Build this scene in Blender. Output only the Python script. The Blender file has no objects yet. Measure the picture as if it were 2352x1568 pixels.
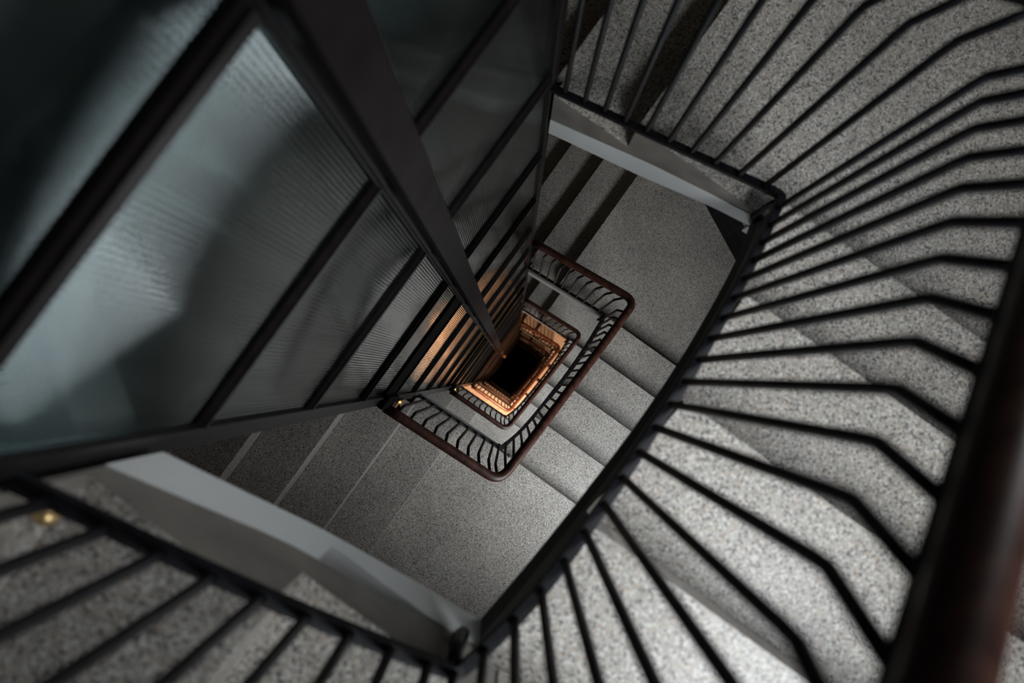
import bpy, bmesh, math, random
from mathutils import Vector, Matrix
random.seed(4)
SC = bpy.context.scene
COL = SC.collection

# ------------------------------------------------------------------ camera, world, light, exposure
H = 3.4                      # storey height
CZ = 0.195
cam_d = bpy.data.cameras.new('camera')
cam = bpy.data.objects.new('camera', cam_d)
COL.objects.link(cam)
SC.camera = cam
cam_d.sensor_width = 36.0
cam_d.lens = 24.0
cam_d.clip_start = 0.02
cam_d.clip_end = 80
yaw, px, py = 0.6228, -0.0504, -0.0019
Rz = Matrix(((math.cos(yaw), math.sin(yaw), 0), (-math.sin(yaw), math.cos(yaw), 0), (0, 0, 1)))
Rx = Matrix(((1, 0, 0), (0, math.cos(px), -math.sin(px)), (0, math.sin(px), math.cos(px))))
Ry = Matrix(((math.cos(py), 0, math.sin(py)), (0, 1, 0), (-math.sin(py), 0, math.cos(py))))
Rc = (Rx @ Ry @ Rz).transposed().to_4x4()
Rc.translation = Vector((0, 0, CZ))
cam.matrix_world = Rc
cam_d.dof.use_dof = True
cam_d.dof.focus_distance = 3.9
cam_d.dof.aperture_fstop = 2.0

w = bpy.data.worlds.new('world')
SC.world = w
w.use_nodes = True
w.node_tree.nodes['Background'].inputs[0].default_value = (0.62, 0.72, 0.8, 1)
w.node_tree.nodes['Background'].inputs[1].default_value = 0.0012
SC.view_settings.view_transform = 'Standard'
SC.view_settings.look = 'None'
SC.view_settings.gamma = 1
SC.view_settings.use_curve_mapping = False
SC.view_settings.exposure = 0.0

def area(name, loc, direction, sx, sy, power, col):
    l = bpy.data.lights.new(name, 'AREA')
    l.shape = 'RECTANGLE'
    l.size, l.size_y = sx, sy
    l.energy = power
    l.color = col
    o = bpy.data.objects.new(name, l)
    COL.objects.link(o)
    o.location = loc
    o.rotation_euler = Vector(direction).to_track_quat('-Z', 'Z').to_euler()
    return o

zL, hR, T = -0.91, 0.1625, 0.305        # half landing level, riser, tread depth
XW = 1.62                                # outer wall beyond the long flight
DAY = (0.93, 0.97, 1.0)
WY, WW = -0.30, 0.8
WZ, WH = 1.2, 1.35                      # window centre above the landing, window height
# sky light of each window aimed down, and added upward fill for the fascia
for k, (sky, up_fill) in {0: (29, 0.8), 1: (31, 15), 2: (41, 8)}.items():
    pos = (XW - 0.06, WY, zL + WZ - H * k)
    area('sky_light_of_window', pos, (-0.8, 0.7, -1.05) if k == 0 else (-0.9, 0.5, -0.95), WW, WH, sky, DAY).data.spread = math.radians(94 if k == 0 else 114)
    area('up_fill_at_window', pos, (-0.85, -0.35, 1), WW, WH, up_fill, DAY).data.spread = math.radians(130)  # added lamp, brightens the fascia from below
# added, unseen window in the topmost corner wall, its light aimed at the fascia
area('corner_fill_light', (0.93, 1.66, -1.72 + 1.45), (-1.0, -2.1, -1.05), 0.7, 0.8, 3.6, DAY).data.spread = math.radians(50)

# ------------------------------------------------------------------ materials
def newmat(name):
    m = bpy.data.materials.new(name)
    m.use_nodes = True
    nt = m.node_tree
    return m, nt, nt.nodes['Principled BSDF']

def N(nt, t, **kw):
    n = nt.nodes.new(t)
    for a, b in kw.items():
        setattr(n, a, b)
    return n

def terrazzo(name, c_dark, c_mid, c_light, rough):
    m, nt, b = newmat(name)
    L = nt.links.new
    tc = N(nt, 'ShaderNodeTexCoord')
    v = N(nt, 'ShaderNodeTexVoronoi')
    v.inputs['Scale'].default_value = 250
    L(tc.outputs['Object'], v.inputs['Vector'])
    sep = N(nt, 'ShaderNodeSeparateColor')
    L(v.outputs['Color'], sep.inputs[0])
    r = N(nt, 'ShaderNodeValToRGB')
    r.color_ramp.interpolation = 'CONSTANT'
    e = r.color_ramp.elements
    e[0].position = 0; e[0].color = (*c_dark, 1)
    e[1].position = 0.17; e[1].color = (*c_mid, 1)
    for p, c in ((0.45, [x * 1.22 for x in c_mid]), (0.66, c_light), (0.8, [x * 0.82 for x in c_mid]),
                 (0.92, (c_mid[0] * 1.15, c_mid[1] * 0.97, c_mid[2] * 0.82))):
        q = e.new(p); q.color = (*c, 1)
    L(sep.outputs[0], r.inputs[0])
    n = N(nt, 'ShaderNodeTexNoise')
    n.inputs['Scale'].default_value = 2.6
    n.inputs['Detail'].default_value = 5
    L(tc.outputs['Object'], n.inputs['Vector'])
    mr = N(nt, 'ShaderNodeMapRange')
    mr.inputs[1].default_value = 0.3; mr.inputs[2].default_value = 0.7
    mr.inputs[3].default_value = 0.82; mr.inputs[4].default_value = 1.1
    L(n.outputs[0], mr.inputs[0])
    mx = N(nt, 'ShaderNodeMix', data_type='RGBA', blend_type='MULTIPLY')
    mx.inputs[0].default_value = 1
    L(r.outputs[0], mx.inputs[6]); L(mr.outputs[0], mx.inputs[7])
    L(mx.outputs[2], b.inputs['Base Color'])
    mr2 = N(nt, 'ShaderNodeMapRange')
    mr2.inputs[3].default_value = rough - 0.05; mr2.inputs[4].default_value = rough + 0.15
    L(n.outputs[0], mr2.inputs[0])
    L(mr2.outputs[0], b.inputs['Roughness'])
    b.inputs['Specular IOR Level'].default_value = 0.4
    return m

def noisy(name, c1, c2, scale, rough, metal=0.0, bump=0.0, spec=0.5, stretch=None):
    m, nt, b = newmat(name)
    L = nt.links.new
    tc = N(nt, 'ShaderNodeTexCoord')
    n = N(nt, 'ShaderNodeTexNoise')
    n.inputs['Scale'].default_value = scale
    n.inputs['Detail'].default_value = 6
    if stretch:
        mp = N(nt, 'ShaderNodeMapping')
        mp.inputs['Scale'].default_value = stretch
        L(tc.outputs['Object'], mp.inputs[0]); L(mp.outputs[0], n.inputs['Vector'])
    else:
        L(tc.outputs['Object'], n.inputs['Vector'])
    r = N(nt, 'ShaderNodeValToRGB')
    r.color_ramp.elements[0].position = 0.3; r.color_ramp.elements[0].color = (*c1, 1)
    r.color_ramp.elements[1].position = 0.7; r.color_ramp.elements[1].color = (*c2, 1)
    L(n.outputs[0], r.inputs[0]); L(r.outputs[0], b.inputs['Base Color'])
    b.inputs['Roughness'].default_value = rough
    b.inputs['Metallic'].default_value = metal
    b.inputs['Specular IOR Level'].default_value = spec
    if bump:
        bp = N(nt, 'ShaderNodeBump')
        bp.inputs['Strength'].default_value = bump
        bp.inputs['Distance'].default_value = 0.002
        L(n.outputs[0], bp.inputs['Height']); L(bp.outputs[0], b.inputs['Normal'])
    return m

M_TERR = terrazzo('terrazzo', (0.09, 0.085, 0.085), (0.31, 0.292, 0.265), (0.53, 0.51, 0.475), 0.33)
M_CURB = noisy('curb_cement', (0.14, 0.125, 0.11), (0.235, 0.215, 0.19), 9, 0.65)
M_PLAST = noisy('white_plaster', (0.66, 0.67, 0.66), (0.74, 0.75, 0.74), 5, 0.75)
M_SOFFIT_SHADE = noisy('shaded_soffit', (0.05, 0.048, 0.045), (0.08, 0.077, 0.072), 4, 0.8)  # soffit colour with shade painted in, for undersides and the long flight
M_WALL = noisy('wall_paint', (0.24, 0.19, 0.14), (0.29, 0.235, 0.175), 4, 0.8)
M_STEEL = noisy('black_painted_steel', (0.004, 0.004, 0.005), (0.011, 0.011, 0.014), 40, 0.5, 0.0, 0.2, 0.16)
M_FRAME = noisy('lift_frame_paint', (0.009, 0.007, 0.0075), (0.015, 0.0115, 0.012), 30, 0.5, 0.0, 0.2, 0.16)
M_BEAM = noisy('lift_rail_paint', (0.010, 0.0075, 0.0075), (0.016, 0.0125, 0.0125), 14, 0.7, 0.0, 0.0, 0.05)
M_WOOD = noisy('dark_red_wood', (0.028, 0.010, 0.007), (0.085, 0.034, 0.023), 16, 0.38, 0.0, 0.05, 0.35, (1, 1, 6))
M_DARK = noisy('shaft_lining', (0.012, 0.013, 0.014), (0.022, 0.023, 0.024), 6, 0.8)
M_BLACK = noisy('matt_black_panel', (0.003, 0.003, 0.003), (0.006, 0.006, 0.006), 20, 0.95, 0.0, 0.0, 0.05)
M_COPPER = noisy('copper_plate', (0.62, 0.25, 0.13), (0.75, 0.34, 0.2), 30, 0.4, 0.7)
M_GLINT = noisy('warm_glint', (0.65, 0.45, 0.2), (0.8, 0.58, 0.3), 30, 0.35, 0.8)  # colour of the warm reflection on the top riser

def emit(name, col, s):
    m, nt, b = newmat(name)
    b.inputs['Base Color'].default_value = (*col, 1)
    b.inputs['Emission Color'].default_value = (*col, 1)
    b.inputs['Emission Strength'].default_value = s
    return m
M_LED = emit('yellow_indicator', (1.0, 0.72, 0.08), 4.0)
M_PANE = emit('daylit_pane', (0.75, 0.88, 1.0), 1.2)
M_LAMP = emit('warm_globe', (1.0, 0.5, 0.2), 6.0)

def reeded_glass():
    m, nt, b = newmat('reeded_glass')
    L = nt.links.new
    tc = N(nt, 'ShaderNodeTexCoord')
    wv = N(nt, 'ShaderNodeTexWave', wave_type='BANDS', bands_direction='Y', wave_profile='SIN')
    wv.inputs['Scale'].default_value = 34
    wv.inputs['Distortion'].default_value = 0.0
    L(tc.outputs['Object'], wv.inputs['Vector'])
    bp = N(nt, 'ShaderNodeBump')
    bp.inputs['Strength'].default_value = 0.55
    bp.inputs['Distance'].default_value = 0.0016
    L(wv.outputs['Fac'], bp.inputs['Height'])
    n = N(nt, 'ShaderNodeTexNoise')
    n.inputs['Scale'].default_value = 3
    L(tc.outputs['Object'], n.inputs['Vector'])
    b.inputs['Base Color'].default_value = (0.30, 0.42, 0.42, 1)
    b.inputs['Roughness'].default_value = 0.06
    b.inputs['IOR'].default_value = 1.48
    b.inputs['Transmission Weight'].default_value = 1.0
    b.inputs['Specular IOR Level'].default_value = 0.55
    b.inputs['Specular Tint'].default_value = (0.62, 0.84, 0.86, 1)
    L(bp.outputs[0], b.inputs['Normal'])
    return m
M_GLASS = reeded_glass()

def tile_mat():
    m, nt, b = newmat('black_wall_tile')
    L = nt.links.new
    tc = N(nt, 'ShaderNodeTexCoord')
    br = N(nt, 'ShaderNodeTexBrick')
    br.offset = 0.0
    br.inputs['Color1'].default_value = (0.006, 0.006, 0.007, 1)
    br.inputs['Color2'].default_value = (0.010, 0.010, 0.011, 1)
    br.inputs['Mortar'].default_value = (0.07, 0.07, 0.065, 1)
    br.inputs['Scale'].default_value = 1.0
    br.inputs['Mortar Size'].default_value = 0.0012
    br.inputs['Brick Width'].default_value = 0.2
    br.inputs['Row Height'].default_value = 0.145
    mp = N(nt, 'ShaderNodeMapping')
    mp.inputs['Rotation'].default_value = (math.radians(90), 0, 0)
    L(tc.outputs['Object'], mp.inputs[0]); L(mp.outputs[0], br.inputs['Vector'])
    L(br.outputs['Color'], b.inputs['Base Color'])
    b.inputs['Roughness'].default_value = 0.6
    b.inputs['Specular IOR Level'].default_value = 0.1
    return m
M_TILE = tile_mat()

# ------------------------------------------------------------------ object helpers
ROOT = {}
def root_loc(p):
    while p.parent:
        p = p.parent
    return Vector(p.location) if p.type == 'EMPTY' else Vector((0, 0, 0))

def obj(name, bm, mat, parent=None, smooth=False, origin=None):
    off = root_loc(parent) if parent else Vector(origin or (0, 0, 0))
    if off.length > 0:
        bmesh.ops.translate(bm, verts=bm.verts, vec=-off)
    bmesh.ops.recalc_face_normals(bm, faces=bm.faces)
    me = bpy.data.meshes.new(name)
    bm.to_mesh(me)
    bm.free()
    me.materials.append(mat)
    if mat is M_PLAST:                    # undersides darkened to dim their reflection in glass, only the edge is white
        me.materials.append(M_SOFFIT_SHADE)
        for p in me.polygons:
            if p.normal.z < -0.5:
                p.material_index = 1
    if mat is M_CURB:                     # the top of the curb is the terrazzo of the tread
        me.materials.append(M_TERR)
        for p in me.polygons:
            if p.normal.z > 0.9:
                p.material_index = 1
    if smooth:
        for p in me.polygons:
            p.use_smooth = True
    o = bpy.data.objects.new(name, me)
    COL.objects.link(o)
    if parent:
        o.parent = parent
    else:
        o.location = off
    return o

def thing(name, label, cat, loc=(0, 0, 0), group=None):
    o = bpy.data.objects.new(name, None)
    COL.objects.link(o)
    o.empty_display_size = 0.1
    o.location = loc
    o['label'] = label
    o['category'] = cat
    if group:
        o['group'] = group
    return o

def structure(o):
    o['kind'] = 'structure'
    return o

def copy_thing(src, dz, label):
    r = src.copy()
    COL.objects.link(r)
    r.location = Vector(src.location) + Vector((0, 0, dz))
    r['label'] = label
    for ch in list(src.children):
        c = ch.copy()
        COL.objects.link(c)
        c.parent = r
        for g in list(ch.children):
            d = g.copy()
            COL.objects.link(d)
            d.parent = c
    return r

def hexa(bm, b, t):
    """bottom 4 points, top 4 points, same order"""
    vb = [bm.verts.new(p) for p in b]
    vt = [bm.verts.new(p) for p in t]
    n = len(b)
    bm.faces.new(vb[::-1])
    bm.faces.new(vt)
    for i in range(n):
        j = (i + 1) % n
        bm.faces.new((vb[i], vb[j], vt[j], vt[i]))

def box(bm, x0, x1, y0, y1, z0, z1):
    p = ((x0, y0), (x1, y0), (x1, y1), (x0, y1))
    hexa(bm, [(*q, z0) for q in p], [(*q, z1) for q in p])

def plate(bm, poly, z0, z1):
    hexa(bm, [(*q, z0) for q in poly], [(*q, z1) for q in poly])

def bevel(bm, w=0.004, seg=2):
    bmesh.ops.bevel(bm, geom=list(bm.edges), offset=w, segments=seg, affect='EDGES', profile=0.6)

def sweep(bm, pts, prof, cap=True):
    """sweep a closed profile [(side, up)] along pts keeping it upright"""
    pts = [Vector(p) for p in pts]
    rings = []
    for i, p in enumerate(pts):
        a = pts[max(i - 1, 0)]
        c = pts[min(i + 1, len(pts) - 1)]
        t = (c - a).normalized()
        up = Vector((0, 0, 1))
        if abs(t.z) > 0.93:
            up = Vector((1, 0, 0))
        s = t.cross(up).normalized()
        u = s.cross(t).normalized()
        rings.append([bm.verts.new(p + s * q[0] + u * q[1]) for q in prof])
    n = len(prof)
    for a, b in zip(rings[:-1], rings[1:]):
        for i in range(n):
            j = (i + 1) % n
            bm.faces.new((a[i], a[j], b[j], b[i]))
    if cap:
        bm.faces.new(rings[0][::-1])
        bm.faces.new(rings[-1])

def circle(r, n=12, sy=1.0):
    return [(r * math.cos(2 * math.pi * i / n), r * sy * math.sin(2 * math.pi * i / n)) for i in range(n)]

def rect(w_, h_):
    return [(-w_ / 2, -h_ / 2), (w_ / 2, -h_ / 2), (w_ / 2, h_ / 2), (-w_ / 2, h_ / 2)]

def lerp(a, b, t):
    return a + (b - a) * t

def interp(tab, x):
    if x <= tab[0][0]:
        (x0, y0), (x1, y1) = tab[0], tab[1]
    elif x >= tab[-1][0]:
        (x0, y0), (x1, y1) = tab[-2], tab[-1]
    else:
        for (x0, y0), (x1, y1) in zip(tab[:-1], tab[1:]):
            if x0 <= x <= x1:
                break
    return y0 + (y1 - y0) * (x - x0) / (x1 - x0)

def smooth_tab(tab, x):
    """Catmull-Rom through a table"""
    n = len(tab)
    for i in range(n - 1):
        if tab[i][0] <= x <= tab[i + 1][0]:
            break
    x = min(max(x, tab[0][0]), tab[-1][0])
    t = (x - tab[i][0]) / (tab[i + 1][0] - tab[i][0])
    p1, p2 = tab[i][1], tab[i + 1][1]
    p0 = tab[i - 1][1] if i > 0 else 2 * p1 - p2
    p3 = tab[i + 2][1] if i < n - 2 else 2 * p2 - p1
    return 0.5 * (2 * p1 + (p2 - p0) * t + (2 * p0 - 5 * p1 + 4 * p2 - p3) * t * t + (3 * p1 - p0 - 3 * p2 + p3) * t ** 3)

# ------------------------------------------------------------------ plan of the well
YA, YC = -0.45, 0.782            # well edges of the two short sides
Y5, YN = -0.443, 0.777           # first and last nosing of the long flight
XA1, XC1 = -0.09, -0.125         # landing nosings on the short sides
YAO, YCO = -1.75, 2.12           # outer walls
EDGE_B = [(-0.45, 0.235), (-0.30, 0.262), (-0.16, 0.284), (0.054, 0.311), (0.274, 0.328), (0.5, 0.332), (0.653, 0.327), (0.782, 0.312)]
RAIL_B = [(-0.435, 0.205), (-0.3155, 0.243), (-0.217, 0.263), (-0.03, 0.282), (0.26, 0.301), (0.508, 0.303), (0.775, 0.292)]
def xe(y): return smooth_tab(EDGE_B, y)
def xr(y): return smooth_tab(RAIL_B, y)
ZG_A = [(-2.0, 0.048), (-0.395, -0.807), (-0.158, -0.965), (0.235, -1.11)]
ZW_A = [(-2.0, -0.112), (-0.40, -0.965), (-0.127, -1.12), (0.094, -1.20), (0.235, -1.24)]
ZG_B = [(-0.45, -1.11), (0.782, -1.755)]
ZW_B = [(-0.45, -1.24), (0.782, -1.84)]
ZG_C = [(-0.389, -2.08), (-0.033, -1.89), (0.217, -1.79), (0.312, -1.755)]
ZW_C = [(-0.40, -2.21), (-0.043, -2.03), (0.19, -1.89), (0.312, -1.84)]

CURB = 0.05
def strip(bm, stations, z_of, t0, t1, inner, outer, cuts, z_top_of, z_bot_of, n=6):
    """solid side band between parameters t0..t1 with a stepped top"""
    ks = sorted({t0, t1, *[c for c in cuts if t0 < c < t1]})
    for a, b in zip(ks[:-1], ks[1:]):
        m = max(1, int(n * abs(b - a) / 0.3))
        for i in range(m):
            s0, s1 = lerp(a, b, i / m), lerp(a, b, (i + 1) / m)
            zt = z_top_of((a + b) / 2)
            if callable(zt):
                z0t, z1t = zt(s0), zt(s1)
            else:
                z0t = z1t = zt
            P = [inner(s0), inner(s1), outer(s1), outer(s0)]
            hexa(bm, [(*P[0], z_bot_of(s0)), (*P[1], z_bot_of(s1)), (*P[2], z_bot_of(s1)), (*P[3], z_bot_of(s0))],
                 [(*P[0], z0t), (*P[1], z1t), (*P[2], z1t), (*P[3], z0t)])

# heights of the treads
def top_A(x):
    if x > XA1: return zL
    return zL + hR * (1 + int((XA1 - x) / T))
def top_B(y):
    if y < Y5: return zL
    return zL - hR * min(5, 1 + int((y - Y5) / T))
def top_C(x):
    if x > XC1: return zL - 5 * hR
    return zL - hR * (6 + int((XC1 - x) / T))

NA, NC = 6, 6
YL0, YL1 = -0.468, 0.815
XAL, XCL = XA1 - T * NA, XC1 - T * NC

# ------------------------------------------------------------------ one storey of stairs (then copied downwards)
def flight_A():
    t = thing('stair_flight', '', 'stairs', (XA1, YA, zL))
    for n in range(1, NA + 1):
        bm = bmesh.new()
        x1 = XA1 - T * (n - 1)
        z = zL + n * hR
        box(bm, x1 - T + 0.0005, x1, YAO + 0.003, YA - CURB, z - 0.17, z)
        bevel(bm, 0.003)
        obj('step', bm, M_TERR, t)
    bm = bmesh.new()
    strip(bm, None, None, -0.405, XA1, lambda x: (x, YA), lambda x: (x, YA - CURB), [XA1 - T * i for i in range(NA + 1)], top_A, lambda x: interp(ZG_A, x))
    o = obj('stringer', bm, M_TERR_SIDE, t)
    bm = bmesh.new()
    strip(bm, None, None, -0.405, XA1, lambda x: (x, YA + 0.002), lambda x: (x, YAO + 0.003), [], lambda m: (lambda x: interp(ZG_A, x)), lambda x: interp(ZW_A, x))
    strip(bm, None, None, XAL, -0.405, lambda x: (x, YL0 - 0.01), lambda x: (x, YAO + 0.003), [], lambda m: (lambda x: interp(ZG_A, x)), lambda x: interp(ZW_A, x))
    obj('soffit', bm, M_PLAST, t)
    return t

def flight_C():
    t = thing('stair_flight', '', 'stairs', (XC1, YC, zL - 5 * hR))
    for n in range(1, NC + 1):
        bm = bmesh.new()
        x1 = XC1 - T * (n - 1)
        z = zL - (5 + n) * hR
        box(bm, x1 - T, x1 - 0.0005, YC + CURB, YCO - 0.003, z - 0.17, z)
        bevel(bm, 0.003)
        obj('step', bm, M_TERR, t)
    bm = bmesh.new()
    strip(bm, None, None, -0.405, XC1, lambda x: (x, YC), lambda x: (x, YC + CURB), [XC1 - T * i for i in range(NC + 1)], top_C, lambda x: interp(ZG_C, x))
    obj('stringer', bm, M_TERR_SIDE, t)
    bm = bmesh.new()
    strip(bm, None, None, -0.405, XC1, lambda x: (x, YC - 0.002), lambda x: (x, YCO - 0.003), [], lambda m: (lambda x: interp(ZG_C, x)), lambda x: interp(ZW_C, x))
    strip(bm, None, None, XCL, -0.405, lambda x: (x, YL1 + 0.01), lambda x: (x, YCO - 0.003), [], lambda m: (lambda x: interp(ZG_C, x)), lambda x: interp(ZW_C, x))
    obj('soffit', bm, M_PLAST, t)
    return t

def flight_B():
    t = thing('stair_flight', '', 'stairs', (xe(Y5), Y5, zL))
    for n in range(1, 5):
        bm = bmesh.new()
        y0, y1 = Y5 + T * (n - 1) + 0.0005, Y5 + T * n
        z = zL - n * hR
        ys = [lerp(y0, y1, i / 5) for i in range(6)]
        poly = [(xe(y) + CURB, y) for y in ys][::-1]
        poly = [(XW - 0.003, y0), (XW - 0.003, y1)] + poly
        plate(bm, poly, z - 0.17, z)
        obj('step', bm, M_TERR, t)
    bm = bmesh.new()
    strip(bm, None, None, Y5, YN, lambda y: (xe(y), y), lambda y: (xe(y) + CURB, y), [Y5 + T * i for i in range(5)], top_B, lambda y: interp(ZG_B, y), 8)
    obj('stringer', bm, M_TERR_SIDE, t)
    bm = bmesh.new()
    strip(bm, None, None, Y5, YN, lambda y: (xe(y) + 0.002, y), lambda y: (XW - 0.003, y), [], lambda m: (lambda y: interp(ZG_B, y)), lambda y: interp(ZW_B, y), 8)
    obj('soffit', bm, M_PLAST_SHADE, t)
    return t

CH0, CH1 = (0.18, YCO), (XW, 1.40)       # the oblique wall across the far landing corner
def landing_AB():
    t = thing('stair_landing', '', 'landing', (XA1, YA, zL))
    bm = bmesh.new()
    plate(bm, [(XA1, YAO + 0.003), (XW - 0.003, YAO + 0.003), (XW - 0.003, Y5), (xe(Y5) + CURB, Y5), (xe(Y5) + CURB, YA - CURB), (XA1, YA - CURB)], zL - 0.16, zL)
    obj('floor_slab', bm, M_TERR, t)
    bm = bmesh.new()
    strip(bm, None, None, XA1, xe(YA) + CURB, lambda x: (x, YA), lambda x: (x, YA - CURB), [], lambda m: zL, lambda x: interp(ZG_A, x))
    obj('stringer', bm, M_TERR_SIDE, t)
    bm = bmesh.new()
    strip(bm, None, None, XA1, xe(YA), lambda x: (x, YA + 0.002), lambda x: (x, YAO + 0.003), [], lambda m: (lambda x: min(zL - 0.17, interp(ZG_A, x))), lambda x: interp(ZW_A, x))
    box(bm, xe(YA), XW - 0.003, YAO + 0.003, Y5, -1.24, zL - 0.165)
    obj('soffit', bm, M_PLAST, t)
    return t

def landing_BC():
    z = zL - 5 * hR
    t = thing('stair_landing', '', 'landing', (XC1, YC, z))
    bm = bmesh.new()
    plate(bm, [(XC1, YC + CURB), (xe(YN) + CURB, YC + CURB), (xe(YN) + CURB, YN), (XW - 0.003, YN), (XW - 0.003, CH1[1] - 0.003), (CH0[0], CH0[1] - 0.004), (XC1, YCO - 0.003)], z - 0.115, z)
    obj('floor_slab', bm, M_TERR, t)
    bm = bmesh.new()
    strip(bm, None, None, XC1, xe(YC) + CURB, lambda x: (x, YC), lambda x: (x, YC + CURB), [], lambda m: z, lambda x: min(z - 0.02, interp(ZG_C, x)))
    obj('stringer', bm, M_TERR_SIDE, t)
    bm = bmesh.new()
    strip(bm, None, None, XC1, xe(YC), lambda x: (x, YC - 0.002), lambda x: (x, 1.4), [], lambda m: (lambda x: min(z - 0.12, interp(ZG_C, x)) if x < 0.05 else interp(ZG_C, x)), lambda x: interp(ZW_C, x))
    box(bm, xe(YC), XW - 0.003, YN, 1.39, -1.9, z - 0.12)
    obj('soffit', bm, M_PLAST, t)
    return t

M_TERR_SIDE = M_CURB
M_PLAST_SHADE = M_SOFFIT_SHADE  # long flight's edge turns from the window; its shade is in the colour

# ---- railing of one storey
B_AB, B_BC = Vector((0.205, -0.435, -0.915)), Vector((0.292, 0.775, -1.53))
B_A0, B_C0 = Vector((-0.40, -0.435, -0.60)), Vector((-0.41, 0.775, -1.83))
H_AB, H_BC = Vector((0.258, -0.482, 0.07)), Vector((0.347, 0.822, -0.64))
H_A0, H_C0 = Vector((-0.405, -0.475, 0.35)), Vector((-0.405, 0.80, -0.90))

def seg_base(side, t):
    if side == 'A':
        p = B_A0.lerp(B_AB, t)
        p.z -= 0.02 * math.sin(math.pi * t) * -1
        return p
    if side == 'C':
        return B_BC.lerp(B_C0, t)
    y = lerp(B_AB.y, B_BC.y, t)
    return Vector((xr(y), y, lerp(B_AB.z, B_BC.z, t)))

def seg_hand(side, t):
    if side == 'A':
        return H_A0.lerp(H_AB, t)
    if side == 'C':
        return H_BC.lerp(H_C0, t)
    p = H_AB.lerp(H_BC, t)
    p.x += 0.003 * math.sin(math.pi * t)
    return p

def rounded_path(seg, rad, nb=26, nc=7):
    """A, B, C sides joined with rounded corners"""
    out = []
    lens = {s: (seg(s, 1) - seg(s, 0)).length for s in 'ABC'}
    fa, fb, fc = rad / lens['A'], rad / lens['B'], rad / lens['C']
    out += [seg('A', lerp(0, 1 - fa, i / 8)) for i in range(9)]
    p0, p1, p2 = seg('A', 1 - fa), seg('A', 1), seg('B', fb)
    for i in range(1, nc):
        t = i / nc
        out.append(p0 * (1 - t) ** 2 + p1 * 2 * t * (1 - t) + p2 * t * t)
    out += [seg('B', lerp(fb, 1 - fb, i / nb)) for i in range(nb + 1)]
    p0, p1, p2 = seg('B', 1 - fb), seg('B', 1), seg('C', fc)
    for i in range(1, nc):
        t = i / nc
        out.append(p0 * (1 - t) ** 2 + p1 * 2 * t * (1 - t) + p2 * t * t)
    out += [seg('C', lerp(fc, 1, i / 8)) for i in range(9)]
    return out

def railing():
    t = thing('railing', '', 'railing', B_AB)
    bm = bmesh.new()
    sweep(bm, rounded_path(seg_hand, 0.085), circle(0.025, 18, 0.95))
    obj('handrail', bm, M_WOOD, t, True)
    bm = bmesh.new()
    sweep(bm, [p + Vector((0, 0, -0.031)) for p in rounded_path(seg_hand, 0.08)], rect(0.030, 0.011))
    obj('handrail_bar', bm, M_STEEL, t)
    bm = bmesh.new()
    sweep(bm, rounded_path(seg_base, 0.022, nc=3), rect(0.022, 0.016))
    obj('bottom_rail', bm, M_STEEL, t)
    def bal(side, f):
        b = seg_base(side, f)
        # the bent head leans up the slope to meet the handrail
        top = seg_hand(side, f - min(0.034, max(0.0, 0.085 * (f - 0.16))) if side == 'B' else f) + Vector((0, 0, -0.034))
        k = Vector((b.x, b.y, lerp(b.z, top.z, 0.90 if side != 'B' else (0.86 if f > 0.12 else 0.66))))
        pts = [b, b.lerp(k, 0.5), b.lerp(k, 0.97), k + (top - k) * 0.03, k.lerp(top, 0.5), top]
        bm = bmesh.new()
        r = 0.0080
        prev = None
        rings = []
        out = (top - k); out.z = 0
        out = out.normalized()
        side_v = Vector((0, 0, 1)).cross(out)
        for i, p in enumerate(pts):
            a = pts[max(i - 1, 0)]; c = pts[min(i + 1, len(pts) - 1)]
            d = (c - a).normalized()
            u = side_v.cross(d).normalized()
            s = d.cross(u).normalized()
            rings.append([bm.verts.new(p + s * q[0] + u * q[1]) for q in circle(r, 8)])
        for a, c in zip(rings[:-1], rings[1:]):
            for i in range(8):
                j = (i + 1) % 8
                bm.faces.new((a[i], a[j], c[j], c[i]))
        bm.faces.new(rings[0][::-1]); bm.faces.new(rings[-1])
        obj('baluster', bm, M_STEEL, t, True)
    for i in range(9):
        bal('A', (i + 0.75) / 9.6)
    bal('A', 0.985)
    for i in range(20):
        bal('B', (i + 0.8) / 20.6)
    for i in range(10):
        bal('C', (i + 0.75) / 10.4)
    return t

# ---- build the first storey
fa, fb, fc = flight_A(), flight_B(), flight_C()
la, lc = landing_AB(), landing_BC()
rail = railing()

def bracket(parent, pts, r=0.009):
    bm = bmesh.new()
    sweep(bm, pts, circle(r, 8))
    obj('bracket', bm, M_STEEL, parent, True)
# post at the near corner and the bent loop at the far corner
p = seg_base('A', 1)
bracket(rail, [p + Vector((-0.012, 0.0, 0.0)), p + Vector((-0.014, 0.004, -0.07)), p + Vector((0.0, -0.012, -0.20))], 0.013)
p = seg_base('C', 0)
bracket(rail, [p + Vector((0.0, -0.01, 0.0)), p + Vector((-0.012, -0.03, -0.03)), p + Vector((-0.02, -0.05, -0.09)), p + Vector((-0.004, -0.035, -0.16)), p + Vector((0.015, 0.002, -0.22))], 0.008)

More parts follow.
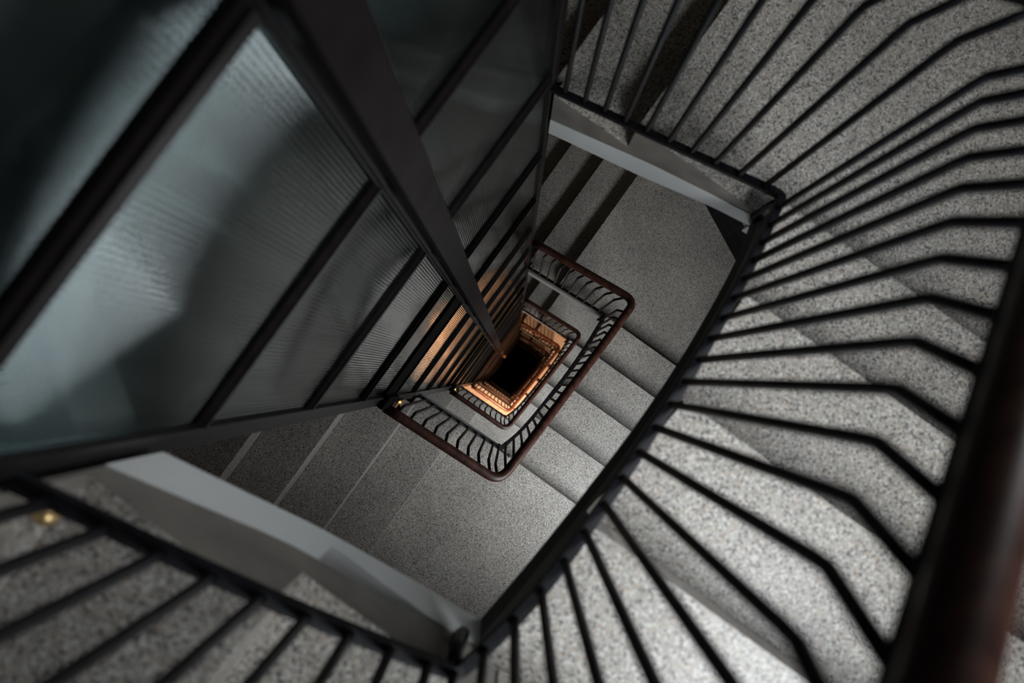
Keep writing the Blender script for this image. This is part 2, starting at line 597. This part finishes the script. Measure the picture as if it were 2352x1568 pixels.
SET = [(fa, 'A'), (fb, 'B'), (fc, 'C'), (la, 'LA'), (lc, 'LC'), (rail, 'R')]
LAB = {
 'A': ['blurred grey terrazzo stair flight behind the railing at the lower left of the photo',
       'sharp grey terrazzo stair flight with pale riser lines, beyond the white fascia at lower left',
       'grey stair flight under the second handrail down, beside the lift glass at lower left',
       'short orange-lit strip of stair flight on the lower left side, three storeys below the top',
       'dim rust-lit stair flight on the lower left side, four storeys below the top',
       'almost black stair flight on the lower left side, fifth storey below the top',
       'black stair flight on the lower left side at the very bottom of the well'],
 'B': ['large bright blurred terrazzo stair flight behind the fan of balusters at right',
       'sharp speckled stair flight of four treads between the largest sharp handrail and the dark stringer',
       'narrow grey stair flight seen between the first and second sharp handrails on the right side',
       'peach-lit stair flight behind the third ring of balusters on the right side',
       'rust-lit stair flight behind the fourth ring of balusters on the right side',
       'nearly black stair flight on the right side, fifth storey below the top',
       'black stair flight on the right side at the very bottom of the well'],
 'C': ['blurred grey stair flight with a dark shadow band behind the balusters at top centre',
       'sharp grey stair flight with two deep black shadow bands beside the lift',
       'small grey stair flight with black shadow band inside the largest sharp loop',
       'orange-lit stair flight with one brown shadow band beside the lift glass',
       'dim brown stair flight on the upper side, four storeys below the top',
       'almost black stair flight on the upper side, fifth storey below the top',
       'black stair flight on the upper side at the very bottom of the well'],
 'LA': ['pale blurred terrazzo corner landing at the bottom edge of the photo',
        'sharp speckled terrazzo landing below the rounded handrail corner at bottom centre',
        'small grey landing inside the first sharp rail loop, at its bottom corner',
        'thin orange landing strip at the bottom corner of the third loop',
        'thin rust landing strip at the bottom corner of the fourth loop',
        'dark landing strip at the bottom corner of the fifth loop',
        'black landing at the bottom corner of the deepest loop'],
 'LC': ['large blurred grey terrazzo landing at the top right behind the balusters',
        'sharp dark grey terrazzo landing right of the two black shadow bands, ending at black tile',
        'smooth grey landing framed by the first sharp rail loop at its upper corner',
        'bright orange-lit landing strip under the second sharp loop at its upper corner',
        'dim brown landing strip at the upper corner of the fourth loop',
        'very dark landing strip at the upper corner of the fifth loop',
        'black landing at the upper corner of the deepest loop'],
 'R': ['large black blurred railing nearest the camera, its balusters fanning across the right side',
       'sharp red-brown handrail loop with black bent balusters, largest of the small loops at centre',
       'second sharp rail loop with dark wood handrail, nested inside the largest one',
       'third rail loop down, its handrail glowing orange red',
       'fourth rail loop down, small with orange red lower side',
       'fifth rail loop down, barely visible around the black middle',
       'deepest rail loop, lost in the black middle of the well'],
}
GRP = {'A': 'short flights on the lower left side of the well', 'B': 'long side flights on the right of the well',
       'C': 'short flights on the upper side of the well', 'LA': 'landings at the bottom corner of the well',
       'LC': 'landings at the upper right corner of the well', 'R': 'railing loops around the well'}
for src, key in SET:
    src['label'] = LAB[key][0]
    src['group'] = GRP[key]
    for k in range(1, 7):
        copy_thing(src, -H * k, LAB[key][k])

# ------------------------------------------------------------------ lift shaft
XG = -0.42
ZT, ZB = 1.05, -23.6
lift = thing('lift_shaft', 'dark steel framed lift shaft with reeded glass panes filling the left side', 'lift shaft', (XG, 0.15, ZB))
def lbox(name, mat, x0, x1, y0, y1, z0, z1, parent=None, bv=0.0):
    bm = bmesh.new()
    box(bm, x0, x1, y0, y1, z0, z1)
    if bv:
        bevel(bm, bv)
    return obj(name, bm, mat, parent or lift)
# corner angles, made as L sections
for (ya, yb, s) in ((YL0, -0.415, -1), (0.765, YL1, 1)):
    bm = bmesh.new()
    box(bm, XG - 0.012, XG, ya, yb, ZB, ZT)
    yo = ya if s < 0 else yb
    box(bm, XG - 0.06, XG - 0.012, min(yo, yo - s * 0.012), max(yo, yo - s * 0.012), ZB, ZT)
    # glazing bead along the angle
    yi = yb if s < 0 else ya
    box(bm, XG, XG + 0.008, min(yi, yi + s * 0.012), max(yi, yi + s * 0.012), ZB, ZT)
    obj('corner_post', bm, M_FRAME, lift)
bm = bmesh.new()
box(bm, XG - 0.02, XG + 0.004, 0.142, 0.172, ZB, ZT)
box(bm, XG + 0.004, XG + 0.022, 0.145, 0.155, ZB, ZT)
obj('centre_post', bm, M_FRAME, lift)
DZ = 0.68
zs = [CZ - (1.29 + DZ * (n - 3)) for n in range(0, 38)]
zs = [z - 0.045 if z > -0.6 and z < -0.3 else z for z in zs if z > ZB + 0.1]
GAPS = ((-0.415, 0.142), (0.172, 0.765))
for i, z in enumerate(zs):
    for (ya, yb) in GAPS:
        bm = bmesh.new()
        box(bm, XG - 0.012, XG + 0.002, ya, yb, z - 0.024, z + 0.024)
        box(bm, XG + 0.002, XG + 0.012, ya, yb, z + 0.006, z + 0.014)
        obj('transom', bm, M_FRAME, lift)
    if i + 1 < len(zs):
        for (ya, yb) in GAPS:
            z1, z0 = z - 0.024, zs[i + 1] + 0.024
            band = (i % 5 == 1 + 5 - 0 - 1) if False else False
            lbox('glass_pane', M_GLASS, XG - 0.011, XG - 0.005, ya + 0.001, yb - 0.001, z0, z1)
# dark door head behind the left half of the glass, once per storey
for k in range(0, 7):
    zb = CZ - 3.33 - H * (k - 1) + 0.03
    if zb < -1 and zb > ZB:
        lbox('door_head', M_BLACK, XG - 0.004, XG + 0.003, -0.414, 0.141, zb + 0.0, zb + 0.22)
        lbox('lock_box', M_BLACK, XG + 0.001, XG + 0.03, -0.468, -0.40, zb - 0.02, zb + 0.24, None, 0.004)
# guide rail standing proud of the centre post
bm = bmesh.new()
GX = -0.335
box(bm, GX - 0.006, GX, 0.147, 0.2165, -11.35, ZT)
box(bm, GX - 0.030, GX - 0.006, 0.147, 0.153, -11.35, ZT)
box(bm, GX - 0.030, GX - 0.006, 0.2105, 0.2165, -11.35, ZT)
guide = obj('guide_rail', bm, M_BEAM, lift)
bm = bmesh.new()
sweep(bm, [(GX, 0.18, -11.33), (GX + 0.004, 0.18, -11.55), (GX + 0.01, 0.185, -11.75), (GX + 0.03, 0.19, -11.8)], rect(0.045, 0.01))
obj('end_hook', bm, M_COPPER, guide)
for z in zs:
    if z > -11.3:
        lbox('clip', M_STEEL, XG + 0.004, GX - 0.006, 0.149, 0.163, z - 0.03, z + 0.03)
# lining of the other sides of the shaft
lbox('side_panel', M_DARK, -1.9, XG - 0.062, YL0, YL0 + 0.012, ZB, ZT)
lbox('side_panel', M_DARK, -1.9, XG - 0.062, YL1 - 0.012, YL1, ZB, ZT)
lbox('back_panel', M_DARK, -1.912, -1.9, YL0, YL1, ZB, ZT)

# copper call plates with a yellow pilot light where the handrail meets the shaft
def call_plate(z, label):
    c = thing('call_plate', label, 'call button', (-0.405, -0.49, z), 'lift call plates')
    bm = bmesh.new()
    box(bm, -0.41, -0.402, -0.535, -0.447, z - 0.11, z + 0.11)
    bevel(bm, 0.002)
    obj('plate', bm, M_COPPER, c)
    bm = bmesh.new()
    bmesh.ops.create_uvsphere(bm, u_segments=10, v_segments=8, radius=0.006, matrix=Matrix.Translation((-0.400, -0.455, z + 0.06)))
    obj('pilot_light', bm, M_LED, c, True)
    bm = bmesh.new()
    box(bm, -0.402, -0.385, -0.505, -0.485, z - 0.02, z + 0.02)
    box(bm, -0.402, -0.392, -0.515, -0.475, z - 0.006, z + 0.006)
    obj('key_switch', bm, M_STEEL, c)
call_plate(-3.43, 'copper lift call plate with yellow light at the left end of the largest sharp handrail')
call_plate(-6.83, 'tiny copper lift call plate at the left end of the second sharp rail loop')
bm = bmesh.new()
bmesh.ops.create_uvsphere(bm, u_segments=14, v_segments=10, radius=0.017, matrix=Matrix.Translation((-0.384, -0.492, -0.69)))  # ball added to stand in for a warm reflection on the riser
kn = obj('glint_ball', bm, M_GLINT, fa, True)
kn['label'] = 'small blurred glint of warm light, shaped as a ball, on the riser beside the lift'

# ------------------------------------------------------------------ walls, windows, lamps
def wall(name, mat, x0, x1, y0, y1, z0=ZB, z1=2.6):
    bm = bmesh.new()
    box(bm, x0, x1, y0, y1, z0, z1)
    return structure(obj(name, bm, mat))
wall('wall_right', M_WALL, XW, XW + 0.2, YAO - 0.2, 1.40)
wall('wall_near', M_WALL, -2.2, XW, YAO - 0.2, YAO)
wall('wall_far', M_WALL, -2.2, CH0[0], YCO, YCO + 0.2)
wall('wall_left', M_WALL, -2.4, -2.2, YAO - 0.2, YCO + 0.2)
wall('floor', M_DARK, -2.4, XW + 0.2, YAO - 0.2, YCO + 0.4, ZB - 0.2, ZB)
wall('ceiling', M_WALL, -2.4, XW + 0.2, YAO - 0.2, YCO + 0.4, 2.6, 2.8)
cd = Vector((CH1[0] - CH0[0], CH1[1] - CH0[1]))
cn = Vector((-cd.y, cd.x)).normalized()
def chamfer(name, mat, f0, f1, out0, out1, z0, z1):
    a = Vector(CH0) + cd * f0
    b = Vector(CH0) + cd * f1
    bm = bmesh.new()
    plate(bm, [tuple(a + cn * out0), tuple(b + cn * out0), tuple(b + cn * out1), tuple(a + cn * out1)], z0, z1)
    return bm
structure(obj('wall_corner', chamfer('', None, 0, 1, 0.0, 0.2, ZB, 2.6), M_WALL))
for k in range(0, 7):
    z = zL - 5 * hR - H * k
    # tile skirting in its own frame so that the grid follows the wall
    L_ = cd.length
    bm = bmesh.new()
    box(bm, 0, L_, -0.012, 0.0, 0, 0.43)
    me = bpy.data.meshes.new('trim')
    bmesh.ops.recalc_face_normals(bm, faces=bm.faces)
    bm.to_mesh(me); bm.free()
    me.materials.append(M_TILE)
    o = bpy.data.objects.new('trim_%d' % (k + 1), me)
    COL.objects.link(o)
    o.location = (CH0[0], CH0[1], z)
    o.rotation_euler = (0, 0, math.atan2(cd.y, cd.x))
    structure(o)

def window(idx, loc, rot, wd, ht):
    r = bpy.data.objects.new('window_%d' % idx, None)
    COL.objects.link(r)
    r.location = loc
    r.rotation_euler = (0, 0, rot)
    structure(r)
    def part(name, boxes, mat):
        bm = bmesh.new()
        for b in boxes:
            box(bm, *b)
        me = bpy.data.meshes.new(name)
        bmesh.ops.recalc_face_normals(bm, faces=bm.faces)
        bm.to_mesh(me); bm.free()
        me.materials.append(mat)
        o = bpy.data.objects.new(name, me)
        COL.objects.link(o)
        o.parent = r
    a, b = wd / 2, ht / 2
    part('window_frame', [(-a - .05, -a, -.05, 0, -b - .05, b + .05), (a, a + .05, -.05, 0, -b - .05, b + .05),
                          (-a, a, -.05, 0, -b - .05, -b), (-a, a, -.05, 0, b, b + .05), (-.02, .02, -.045, -.012, -b, b)], M_FRAME)
    part('window_pane', [(-a, -.02, -.012, -.004, -b, b), (.02, a, -.012, -.004, -b, b)], M_PANE)
i = 1
for k in range(3):
    window(i, (XW, WY, zL + WZ - H * k), -math.pi / 2, WW, WH); i += 1
c = Vector(CH0) + cd * 0.52
window(i, (c.x, c.y, -1.72 + 1.45), math.atan2(cd.y, cd.x), 0.7, 0.8)  # added window around the corner fill light

def lamp(z, power, label):
    """pendant with a metal shade hanging from the landing above"""
    x, y = 0.95, -0.62
    top = z + 1.155
    t = thing('pendant_lamp', label, 'lamp', (x, y, z), 'warm pendant lamps of the lower landings')
    bm = bmesh.new()
    n = 20
    prof = [(0.17, 0.0), (0.165, 0.03), (0.11, 0.10), (0.035, 0.14), (0.03, 0.18), (0.012, 0.18), (0.03, 0.13), (0.105, 0.09), (0.158, 0.028), (0.162, 0.0)]
    rings = [[bm.verts.new((x + r * math.cos(2 * math.pi * i / n), y + r * math.sin(2 * math.pi * i / n), z + h)) for i in range(n)] for r, h in prof]
    for q in range(len(rings)):
        a_, b_ = rings[q], rings[(q + 1) % len(rings)]
        for i in range(n):
            j = (i + 1) % n
            bm.faces.new((a_[i], a_[j], b_[j], b_[i]))
    obj('lamp_shade', bm, M_STEEL, t, True)
    bm = bmesh.new()
    bmesh.ops.create_uvsphere(bm, u_segments=16, v_segments=12, radius=0.05, matrix=Matrix.Translation((x, y, z + 0.07)))
    obj('bulb', bm, M_LAMP, t, True)
    bm = bmesh.new()
    sweep(bm, [(x, y, z + 0.16), (x, y, z + 0.6), (x, y, top)], circle(0.005, 6))
    obj('cord', bm, M_STEEL, t)
    l = bpy.data.lights.new('lamp_light', 'AREA')
    l.shape = 'DISK'
    l.size = 0.2
    l.energy = power
    l.color = (1.0, 0.53, 0.29)
    o = bpy.data.objects.new('lamp_light', l)
    COL.objects.link(o)
    o.location = (x, y, z + 0.005)
lamp(zL + 1.9 - H * 3, 185, 'warm pendant lamp lighting the third rail loop orange from beside its bottom corner')
lamp(zL + 1.9 - H * 4, 46, 'warm pendant lamp giving the fourth rail loop its orange red glow')
lamp(zL + 1.9 - H * 5, 3, 'faint warm pendant lamp beside the almost black fifth rail loop')
